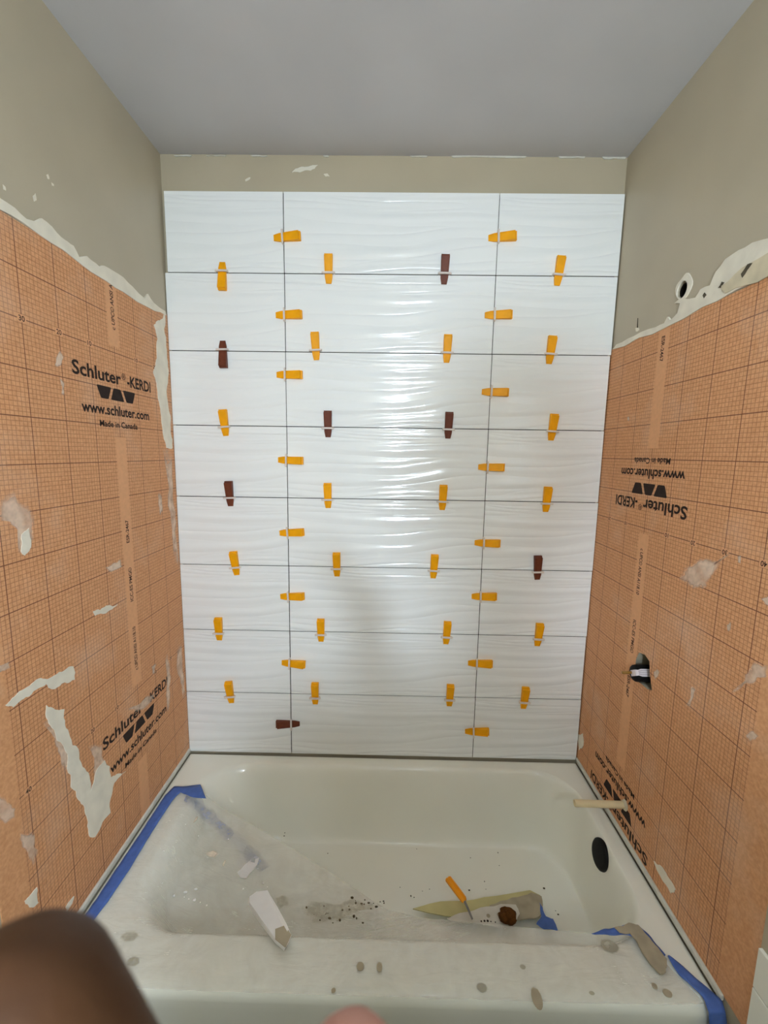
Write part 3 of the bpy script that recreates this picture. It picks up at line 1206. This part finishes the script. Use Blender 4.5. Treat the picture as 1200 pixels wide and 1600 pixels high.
for x, y, r in ((752, 1439.5, .0025), (757, 1439, .0032), (762, 1439, .0036), (767, 1440, .0020), (763, 1431, .0060), (774, 1441, .002), (779, 1429, .005)):
    p = at_local(o, x, y, ZF+.0236)
    bm = tube_bm([p, p+Vector((0, 0, .0006))], r, 7)
    from_bm('printed_mark', bm, M['print'] if r < .0045 else M['thinset'], o)
slab('tape_scrap', [(843, 1410), (848, 1418), (853, 1432), (864, 1436), (872, 1455), (850, 1452), (838, 1444), (846, 1432)], ZF+.020, .001, M['tape'],
     'crumpled blue tape scrap at right of the mortar covered sheet', 'tape', .1, 2)

# brown clod
p = at(794, 1433, 2, ZF+.035)
bm = bmesh.new()
bmesh.ops.create_icosphere(bm, subdivisions=3, radius=.024)
for v in bm.verts:
    k = 1+.32*noise.noise(v.co*70)+.15*noise.noise(v.co*160)
    v.co = Vector((v.co.x*1.15*k, v.co.y*.9*k, v.co.z*.75*k))
o = from_bm('clod', bm, M['rust'])
o.location = (p.x, p.y, p.z+.004)
tag(o, 'dark brown rough clod lying on the white paper', 'clod')

# orange tool
a = at(699, 1373, 2, ZF+.052)
b = at(726, 1409, 2, ZF+.045)
c = at(738, 1438, 2, ZF+.040)
t = empty('scraper', a)
tag(t, 'orange handled scraper with thin grey blade lying in the tub', 'tool')
bpy.context.view_layer.update()
ax = (b-a).normalized()
sd_ = ax.cross(Vector((0, 0, 1))).normalized()
upn = sd_.cross(ax)
bm = bmesh.new()
rows = []
for s, hw, h in ((0, .0085, .007), (.04, .0105, .010), (.5, .0105, .011), (.93, .010, .010), (1, .0075, .006)):
    q = a.lerp(b, s)
    rows.append([bm.verts.new(q+sd_*x+upn*y) for x, y in [(-hw, 0), (hw, 0), (hw, h*.7), (hw*.45, h), (hw*.3, h*.82), (-hw*.3, h*.82), (-hw*.45, h), (-hw, h*.7)]])
for r0, r1 in zip(rows, rows[1:]):
    for i in range(8):
        bm.faces.new([r0[i], r0[(i+1) % 8], r1[(i+1) % 8], r1[i]])
bm.faces.new(rows[0])
bm.faces.new(rows[-1])
bmesh.ops.recalc_face_normals(bm, faces=list(bm.faces))
sub('handle', bm, M['orange'], t)
bm = bmesh.new()
rows = []
for q, hw in ((b-ax*.004, .004), (b.lerp(c, .5), .0034), (c, .0028)):
    rows.append([bm.verts.new(q+sd_*x+upn*y) for x, y in [(-hw, .003), (hw, .003), (hw, .0046), (-hw, .0046)]])
for r0, r1 in zip(rows, rows[1:]):
    for i in range(4):
        bm.faces.new([r0[i], r0[(i+1) % 4], r1[(i+1) % 4], r1[i]])
bm.faces.new(rows[0])
bm.faces.new(rows[-1])
bmesh.ops.recalc_face_normals(bm, faces=list(bm.faces))
sub('blade', bm, M['metal'], t)

# white offcut lying on the sheet
px = [(390, 1405), (401, 1397), (418, 1395), (434, 1422), (448, 1448), (454, 1460), (450, 1470), (444, 1480), (430, 1468), (408, 1440), (390, 1414)]
pts = [on_film(x, y) for x, y in px]
zc = max(p.z for p in pts)+.004
pts = [at(x, y, 2, zc+.012) for x, y in px]
bm = bmesh.new()
cx = sum((p.x for p in pts))/len(pts)
cy = sum((p.y for p in pts))/len(pts)
tp = [bm.verts.new((p.x-cx, p.y-cy, .020+(0 if i not in (5, 6, 7, 8) else -.005))) for i, p in enumerate(pts)]
mdl = [bm.verts.new(((p.x-cx)*1.05, (p.y-cy)*1.05, .012)) for p in pts]
bt = [bm.verts.new(((p.x-cx)*.98, (p.y-cy)*.98, 0)) for p in pts]
n = len(pts)
bm.faces.new(tp)
bm.faces.new(bt[::-1])
for q, s in ((bt, mdl), (mdl, tp)):
    for i in range(n):
        bm.faces.new([q[i], q[(i+1) % n], s[(i+1) % n], s[i]])
bmesh.ops.recalc_face_normals(bm, faces=list(bm.faces))
o = from_bm('plaster_offcut', bm, M['foam'])
o.location = (cx, cy, zc)
tag(o, 'long white broken plaster offcut lying on the plastic sheet', 'offcut')
endpx = [(430, 1452), (446, 1446), (455, 1461), (446, 1481), (430, 1468)]
ep = [at(x, y, 2, zc+.0165) for x, y in endpx]
plate('dirty_end', [Vector((p.x-cx, p.y-cy, .0165)) for p in ep], (0, 0, 1), .001, M['thinset'], o)

# clump of white chips stuck to the sheet
q = on_film(385, 1352)
t = empty('paint_flake', q+Vector((0, 0, .003)))
tag(t, 'crumpled white paint flake with two holes on the plastic sheet', 'paint flake')
bpy.context.view_layer.update()
bm = bmesh.new()
outer_px = [(369, 1348), (374, 1340), (388, 1336), (394, 1333), (405, 1340), (402, 1350), (396, 1358), (390, 1364), (385, 1372), (376, 1371), (370, 1362), (373, 1356)]
hz = q.z+.006
op = [at(x, y, 2, hz) for x, y in outer_px]
holes = [[(377, 1345), (382, 1344), (383, 1350), (379, 1351)], [(391, 1339), (399, 1341), (398, 1348), (393, 1347)]]
g = bmesh.new()
vo = [g.verts.new(p) for p in op]
es = [g.edges.new((vo[i], vo[(i+1) % len(vo)])) for i in range(len(vo))]
for hpx in holes:
    vh = [g.verts.new(at(x, y, 2, hz)) for x, y in hpx]
    es += [g.edges.new((vh[i], vh[(i+1) % len(vh)])) for i in range(len(vh))]
bmesh.ops.triangle_fill(g, edges=es, use_beauty=True)
for v in g.verts:
    v.co.z += noise.noise(v.co*60)*.003
bmesh.ops.recalc_face_normals(g, faces=list(g.faces))
bmesh.ops.solidify(g, geom=list(g.faces), thickness=.002)
sub('flake', g, M['foam'], t)
bm.free()


def crumbs(name, spots, mat, label, cat):
    bm = bmesh.new()
    for x, y, r in spots:
        p = on_film(x, y)
        g = bmesh.new()
        bmesh.ops.create_icosphere(g, subdivisions=1, radius=r)
        k = [rs.uniform(.7, 1.5), rs.uniform(.6, 1.2), .6]
        for v in g.verts:
            v.co = Vector((v.co.x*k[0], v.co.y*k[1], v.co.z*k[2]))*(1+.25*noise.noise(v.co*400+p*50)) + p + Vector((0, 0, .0035+r*.5))
        add_into(bm, g)
    o = from_bm(name, bm, mat)
    tag(o, label, cat, kind='stuff')
    return o


white = [(306, 1392, .0042), (290, 1397, .0050), (272, 1402, .0034), (288, 1404, .0025), (304, 1409, .0038), (295, 1407, .0024), (313, 1412, .002), (323, 1417, .0028),
         (380, 1391, .0032), (254, 1382, .002), (256, 1332, .0024), (357, 1313, .0022), (332, 1361, .0018), (411, 1382, .0035), (418, 1388, .0018), (403, 1360, .003),
         (393, 1366, .003), (310, 1308, .0018), (290, 1290, .0016), (338, 1394, .0018)]
crumbs('plaster_crumbs', white, M['foam'], 'scattered white plaster crumbs on the plastic sheet', 'crumbs')
for px in ([(312, 1328), (322, 1332), (335, 1328), (344, 1334), (338, 1342), (326, 1340), (316, 1334)], [(346, 1354), (352, 1342), (354, 1344), (349, 1356)], [(300, 1280), (311, 1274), (308, 1282), (302, 1287)]):
    pp = [on_film(x, y) for x, y in px]
    z = sum(p.z for p in pp)/len(pp)+.004
    pts = [at(x, y, 2, z) for x, y in px]
    ob = film_patch('plaster_flecks', pts, (0, 0, 1), .001, M['smear'], film)
rd = random.Random(5)
dark = [(479, 1420, .0030), (486, 1421, .0026), (550, 1405, .004), (556, 1413, .0035), (565, 1414, .003), (576, 1413, .0035), (588, 1419, .004), (600, 1413, .0025), (535, 1424, .003), (546, 1423, .0025),
        (553, 1434, .004), (557, 1437, .003), (567, 1444, .003), (515, 1437, .004), (531, 1440, .0035), (500, 1440, .003), (520, 1444, .002), (444, 1396, .002), (545, 1418, .002), (570, 1408, .002)]
for _ in range(16):
    if rd.random() < .5:
        dark.append((rd.gauss(565, 24), rd.gauss(1412, 3.5), rd.uniform(.001, .0024)))
    else:
        dark.append((rd.gauss(508, 20), rd.gauss(1430, 7), rd.uniform(.001, .0022)))
crumbs('dirt_crumbs', dark, M['dirt'], 'dark brown dirt crumbs near the middle of the tub', 'dirt')
loose = [(733, 1393, .003), (642, 1402, .003), (647, 1404, .002), (757, 1379, .0018), (735, 1342, .0016), (778, 1334, .002), (512, 1335, .0016), (872, 1431, .003), (868, 1425, .0016), (759, 1391, .0014),
         (651, 1328, .0013), (660, 1394, .0013), (671, 1391, .0013), (625, 1388, .0013), (445, 1303, .002), (444, 1308, .0022), (850, 1390, .003), (780, 1354, .0014)]
crumbs('grit', loose, M['dirt'], 'fine dark grit scattered on the bare tub floor', 'grit')


# bluish tape strip seen through the edge of the sheet
lt = [(292, 1240), (318, 1252), (345, 1272), (372, 1296), (400, 1326), (424, 1352)]
rg = [(286, 1254), (300, 1268), (322, 1288), (350, 1314), (378, 1340), (404, 1364)]
mid = [((a[0]+b[0])/2, (a[1]+b[1])/2) for a, b in zip(lt, rg)]
zs = [on_film(*q).z+.004 for q in mid]
vs2, fs2 = [], []
for (a, b, z) in zip(lt, rg, zs):
    for f in (0, .3, .7, 1):
        vs2.append(at(a[0]+(b[0]-a[0])*f, a[1]+(b[1]-a[1])*f, 2, z))
for i in range(len(zs)-1):
    for k in range(3):
        q = i*4+k
        fs2.append((q, q+1, q+5, q+4))
M['pale_tape'] = mat_smear('tape_through_film', (160, 166, 196), .30, .85, .5, 40)
o = pyd('tape_strip', vs2, fs2, M['pale_tape'], film, True)
fa = o.data.color_attributes.new('fade', 'FLOAT_COLOR', 'POINT')
for i in range(len(vs2)):
    f = 0.0 if i % 4 in (0, 3) else .85
    fa.data[i].color = (f, f, f, 1)

# stains on the front of the sheet
def stain(px, r, mat='stain', rx=1.0):
    p = at(*px, 2, RIM+.005)
    z = max(film_z(p.x, p.y), RIM)+.0022
    p = at(*px, 2, z)
    pts = [Vector((p.x+r*rx*math.cos(a*.3927)*(1+.2*noise.noise(Vector((a, px[0], 0)))), p.y+r*math.sin(a*.3927)*(1+.2*noise.noise(Vector((a, 3, px[1])))), z)) for a in range(16)]
    if mat == 'T':
        plate('mortar_spot', pts, (0, 0, 1), .0006, M['thinset'], film)
    else:
        film_patch('mortar_spot', pts, (0, 0, 1), .0006, M['stain'], film)


for px, r, k, rx in (((563, 1510), .0085, 'T', 1), ((593, 1511), .0095, 'T', .7), ((521, 1548), .005, 'T', 1), ((1043, 1552), .008, 'T', 1.2), ((1023, 1541), .006, 'T', 1), ((753, 1543), .011, 'S', 1.4),
                     ((839, 1560), .020, 'T', .55), ((208, 1503), .012, 'S', 1.6), ((952, 1478), .018, 'S', 1.6), ((925, 1552), .005, 'S', 1.5), ((817, 1511), .006, 'S', 1.4)):
    stain(px, r, k, rx)
for px in ([(455, 1420), (480, 1405), (520, 1412), (560, 1402), (600, 1410), (606, 1420), (570, 1424), (540, 1440), (500, 1446), (470, 1436)], [(428, 1402), (440, 1397), (455, 1402), (452, 1416), (438, 1422), (430, 1416)],
           [(184, 1466), (195, 1454), (212, 1452), (222, 1462), (212, 1472), (192, 1474)]):
    pp = [on_film(x, y) for x, y in px]
    z = max(p.z for p in pp)+.003
    pts = jag([Vector((p.x, p.y)) for p in [at(x, y, 2, z) for x, y in px]], .1, 2, rs)
    film_patch('dirt_stain', [Vector((p.x, p.y, z)) for p in pts], (0, 0, 1), .0006, M['dirtfilm'], film)

# ------------------------------------------------------------------ hand close to the lens
CM = Matrix((RT, UP, FW)).transposed()


def cw(x, u, d):
    return CAM + CM @ Vector((x, u, d))


FING = {
    'thumb': [(.012, -.145, -.005, .0175), (-.004, -.116, .028, .0145), (-.0250, -.087, .042, .0124), (-.0355, -.0700, .0462, .0122), (-.0425, -.0598, .0482, .0116)],
    'index': [(.036, -.135, .040, .0125), (.025, -.130, .086, .0098), (.006, -.112, .079, .0083), (-.0030, -.0950, .068, .0092), (-.0048, -.0838, .0618, .0084)],
    'middle': [(.037, -.153, .042, .0125), (.028, -.143, .092, .0100), (.009, -.133, .088, .0088), (.000, -.123, .066, .0078)],
    'ring': [(.036, -.171, .042, .0120), (.028, -.163, .088, .0095), (.011, -.157, .084, .0083), (.003, -.149, .064, .0074)],
    'little': [(.034, -.187, .042, .0110), (.027, -.183, .078, .0083), (.014, -.179, .074, .0073), (.008, -.173, .058, .0066)],
}
PALM = [(.033, -.140, .030, .015), (.033, -.158, .028, .0155), (.032, -.175, .028, .015), (.028, -.186, .028, .013), (.024, -.150, .002, .017), (.024, -.168, 0, .018), (.022, -.182, .002, .015),
        (.020, -.160, -.028, .019), (.020, -.176, -.030, .018), (.021, -.170, -.052, .022)]
ARM = [(.021, -.170, -.045, .023), (.022, -.172, -.060, .0235)]
_inv = CM.transposed()


def cl(p):
    """world point to lens space"""
    return tuple(_inv @ (Vector(p)-CAM))


ELBOW = Vector((.150, -1.790, 1.230))
WRIST = cw(.022, -.172, -.060)
for sft, rad in ((.3, .030), (.6, .037), (1.0, .040)):
    ARM.append((*cl(WRIST.lerp(ELBOW, sft)), rad))


def blob(bm, p, r):
    bmesh.ops.create_icosphere(bm, subdivisions=2, radius=r, matrix=Matrix.Translation(p))


def chain(bm, lst):
    for (a, b) in zip(lst, lst[1:]):
        pa, pb = cw(*a[:3]), cw(*b[:3])
        n = max(2, int((pb-pa).length/min(a[3], b[3])*2.2))
        for i in range(n+1):
            s = i/n
            blob(bm, pa.lerp(pb, s), a[3]+(b[3]-a[3])*s)


bm = bmesh.new()
for k, l in FING.items():
    chain(bm, l)
for a in (0, 1, 2):
    chain(bm, [PALM[a], PALM[a+1]])
for a, b in ((0, 4), (1, 5), (2, 5), (3, 6), (4, 5), (5, 6), (4, 7), (5, 8), (6, 8), (7, 8), (7, 9), (8, 9), (0, 7)):
    chain(bm, [PALM[a], PALM[b]])
chain(bm, [FING['thumb'][0], PALM[7]])
chain(bm, [FING['thumb'][0], PALM[4]])
chain(bm, [FING['index'][0], PALM[0]])
chain(bm, [FING['middle'][0], PALM[1]])
chain(bm, [FING['ring'][0], PALM[2]])
chain(bm, [FING['little'][0], PALM[3]])
chain(bm, ARM)
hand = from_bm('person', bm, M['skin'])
md = hand.modifiers.new('skin', 'REMESH')
md.mode = 'VOXEL'
md.voxel_size = .0019
md2 = hand.modifiers.new('soft', 'SMOOTH')
md2.factor = .5
md2.iterations = 7
me = evaluated(hand)
hand.modifiers.clear()
old = hand.data
hand.data = me
bpy.data.meshes.remove(old)
me.name = 'person'
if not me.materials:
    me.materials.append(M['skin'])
tips = [cw(*FING[k][-1][:3]) for k in ('index', 'middle', 'ring', 'little')]
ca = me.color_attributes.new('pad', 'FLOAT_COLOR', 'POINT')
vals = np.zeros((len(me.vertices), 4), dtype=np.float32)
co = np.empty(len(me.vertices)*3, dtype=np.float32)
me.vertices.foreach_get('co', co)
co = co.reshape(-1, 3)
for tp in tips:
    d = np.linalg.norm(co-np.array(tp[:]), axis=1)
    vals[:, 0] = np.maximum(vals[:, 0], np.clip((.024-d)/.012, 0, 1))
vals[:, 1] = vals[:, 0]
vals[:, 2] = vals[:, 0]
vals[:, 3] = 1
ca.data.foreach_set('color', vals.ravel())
for p in me.polygons:
    p.use_smooth = True
tag(hand, 'person behind the camera, blurred brown thumb reaching in at lower left', 'person')

# the rest of the person, standing behind the lens
def wchain(bm, lst, grow=0.0):
    for a, b in zip(lst, lst[1:]):
        pa, pb = Vector(a[:3]), Vector(b[:3])
        n = max(2, int((pb-pa).length/min(a[3], b[3])*2.0))
        for i in range(n+1):
            q = i/n
            blob(bm, pa.lerp(pb, q), a[3]+(b[3]-a[3])*q+grow)


def remeshed(bm, vox, it):
    o = from_bm('t', bm, None)
    md = o.modifiers.new('r', 'REMESH')
    md.mode = 'VOXEL'
    md.voxel_size = vox
    md = o.modifiers.new('s', 'SMOOTH')
    md.factor = .5
    md.iterations = it
    me = evaluated(o)
    old = o.data
    bpy.data.objects.remove(o)
    bpy.data.meshes.remove(old)
    for p in me.polygons:
        p.use_smooth = True
    return me


PX, PY = .17, -1.90
torso = [[(PX+s*.10, PY, .92, .095), (PX+s*.085, PY, 1.10, .088), (PX+s*.10, PY, 1.28, .098), (PX+s*.12, PY, 1.38, .080)] for s in (-1, 0, 1)]
should = [(PX-.17, PY, 1.40, .055), (PX, PY, 1.42, .065), (PX+.17, PY, 1.40, .055)]
arm_r = [(PX+.175, PY, 1.395, .055), (PX+.165, PY+.08, 1.30, .050), (ELBOW.x, ELBOW.y, ELBOW.z, .043)]
arm_l = [(PX-.175, PY, 1.395, .055), (PX-.225, PY-.01, 1.24, .050), (PX-.24, PY, 1.10, .042), (PX-.235, PY+.05, .96, .036), (PX-.225, PY+.09, .86, .026)]
hand_l = [(PX-.225, PY+.09, .86, .028), (PX-.222, PY+.10, .80, .032)]
legs = [[(PX+s*.095, PY, .90, .098), (PX+s*.105, PY, .70, .082), (PX+s*.11, PY+.01, .50, .062), (PX+s*.11, PY-.01, .32, .056), (PX+s*.11, PY-.01, .09, .040)] for s in (-1, 1)]
feet = [[(PX+s*.11, PY-.03, .045, .042), (PX+s*.12, PY+.07, .035, .034), (PX+s*.125, PY+.15, .028, .026)] for s in (-1, 1)]
neck = [(PX, PY, 1.44, .058), (PX, PY+.02, 1.53, .054)]
bm = bmesh.new()
for l in torso+[should, arm_r, arm_l, hand_l, neck]+legs+feet:
    wchain(bm, l, -.006)
for fx, fl in ((-.016, .085), (-.005, .095), (.006, .090), (.017, .075)):          # fingers of the hanging hand
    wchain(bm, [(PX-.222, PY+.10+fx, .79, .0095), (PX-.216, PY+.104+fx, .79-fl*.55, .0088), (PX-.206, PY+.104+fx, .79-fl, .0078)])
wchain(bm, [(PX-.215, PY+.125, .82, .011), (PX-.205, PY+.138, .785, .010), (PX-.198, PY+.140, .755, .009)])
hc = Vector((PX, PY+.03, 1.645))
bmesh.ops.create_uvsphere(bm, u_segments=24, v_segments=16, radius=.1, matrix=Matrix.Translation(hc) @ Matrix.Diagonal((.76, .94, 1.06, 1)))
bmesh.ops.create_uvsphere(bm, u_segments=20, v_segments=12, radius=.06, matrix=Matrix.Translation(hc+Vector((0, .035, -.06))) @ Matrix.Diagonal((.88, .85, .85, 1)))
wchain(bm, [(hc.x, hc.y+.092, hc.z+.005, .008), (hc.x, hc.y+.104, hc.z-.028, .013)])
wchain(bm, [(hc.x-.02, hc.y+.082, hc.z-.062, .006), (hc.x, hc.y+.087, hc.z-.062, .008), (hc.x+.02, hc.y+.082, hc.z-.062, .006)])
for s in (-1, 1):
    wchain(bm, [(hc.x+s*.076, hc.y, hc.z+.012, .012), (hc.x+s*.076, hc.y, hc.z-.022, .010)])
body = remeshed(bm, .006, 4)
ca = body.color_attributes.new('pad', 'FLOAT_COLOR', 'POINT')
ca.data.foreach_set('color', np.tile(np.array([0, 0, 0, 1], dtype=np.float32), len(body.vertices)))
jb = bmesh.new()
jb.from_mesh(me)
jb.from_mesh(body)
jb.to_mesh(me)
jb.free()
bpy.data.meshes.remove(body)
for p in me.polygons:
    p.use_smooth = True
    p.material_index = 0
M['shirt'] = plain('dark_shirt', (58, 60, 66), .9, .1, .1, 30)
M['trousers'] = plain('dark_trousers', (46, 46, 52), .9, .1, .1, 30)
M['hair'] = plain('black_hair', (20, 17, 15), .6, .3, .2, 80)
M['eye'] = plain('eye', (225, 220, 212), .2, .5, .02, 30)
bm = bmesh.new()
for l in torso+[should]:
    wchain(bm, l, .006)
wchain(bm, [arm_r[0], arm_r[1], (*Vector(arm_r[1][:3]).lerp(ELBOW, .9), .046)], .007)
wchain(bm, arm_l[:3], .007)
link('shirt', remeshed(bm, .010, 4), M['shirt'], hand)
bm = bmesh.new()
for l in legs:
    wchain(bm, l, .007)
wchain(bm, [(PX-.09, PY, .93, .098), (PX+.09, PY, .93, .098)], .006)
link('trousers', remeshed(bm, .010, 4), M['trousers'], hand)
bm = bmesh.new()
bmesh.ops.create_uvsphere(bm, u_segments=24, v_segments=16, radius=.104, matrix=Matrix.Translation(hc+Vector((0, -.012, .012))) @ Matrix.Diagonal((.78, .92, 1.04, 1)))
bmesh.ops.delete(bm, geom=[v for v in bm.verts if v.co.z < hc.z-.03 or (v.co.y > hc.y+.045 and v.co.z < hc.z+.06)], context='VERTS')
from_bm('hair', bm, M['hair'], hand, True)
for s in (-1, 1):
    bm = bmesh.new()
    bmesh.ops.create_uvsphere(bm, u_segments=12, v_segments=8, radius=.011, matrix=Matrix.Translation(hc+Vector((s*.03, .078, .006))))
    from_bm('eye', bm, M['eye'], hand, True)

# ------------------------------------------------------------------ vanity light on the wall behind
t = empty('vanity_light', (.20, NEAR, 2.04))
tag(t, 'two globe vanity light on the wall facing the tub', 'light')
bpy.context.view_layer.update()
sub('back_plate', box_bm(.02, .38, NEAR, NEAR+.03, 1.99, 2.09, .006, 2), M['chrome'], t)


def glow(name, power):
    kb = NT(name)
    em = kb.n('ShaderNodeEmission')
    em.inputs[0].default_value = (.82, 1.0, 1.19, 1)
    em.inputs[1].default_value = power
    kb.t.links.new(em.outputs[0], kb.out.inputs[0])
    return kb.m


globe_mat = glow('lit_globe', BULB)
for x in (.125, .275):
    sub('socket', tube_bm([(x, NEAR+.03, 2.04), (x, NEAR+.07, 2.04), (x, NEAR+.085, 2.04)], [.022, .022, .03], 16), M['chrome'], t, True)
    bm = bmesh.new()
    bmesh.ops.create_uvsphere(bm, u_segments=14, v_segments=8, radius=.055, matrix=Matrix.Translation((x, NEAR+.13, 2.04)))
    sub('globe', bm, globe_mat, t, True)

SX, SZ = .09, 1.69
t = empty('wall_sconce', (SX, NEAR, SZ))
tag(t, 'single globe sconce on the wall behind the person', 'light')
bpy.context.view_layer.update()
sub('back_plate', tube_bm([(SX, NEAR, SZ), (SX, NEAR+.015, SZ), (SX, NEAR+.02, SZ)], [.045, .045, .035], 20), M['chrome'], t, True)
bm = bmesh.new()
bmesh.ops.create_uvsphere(bm, u_segments=14, v_segments=8, radius=.055, matrix=Matrix.Translation((SX, NEAR+.075, SZ)))
sub('globe', bm, glow('lit_sconce_globe', SCONCE), t, True)
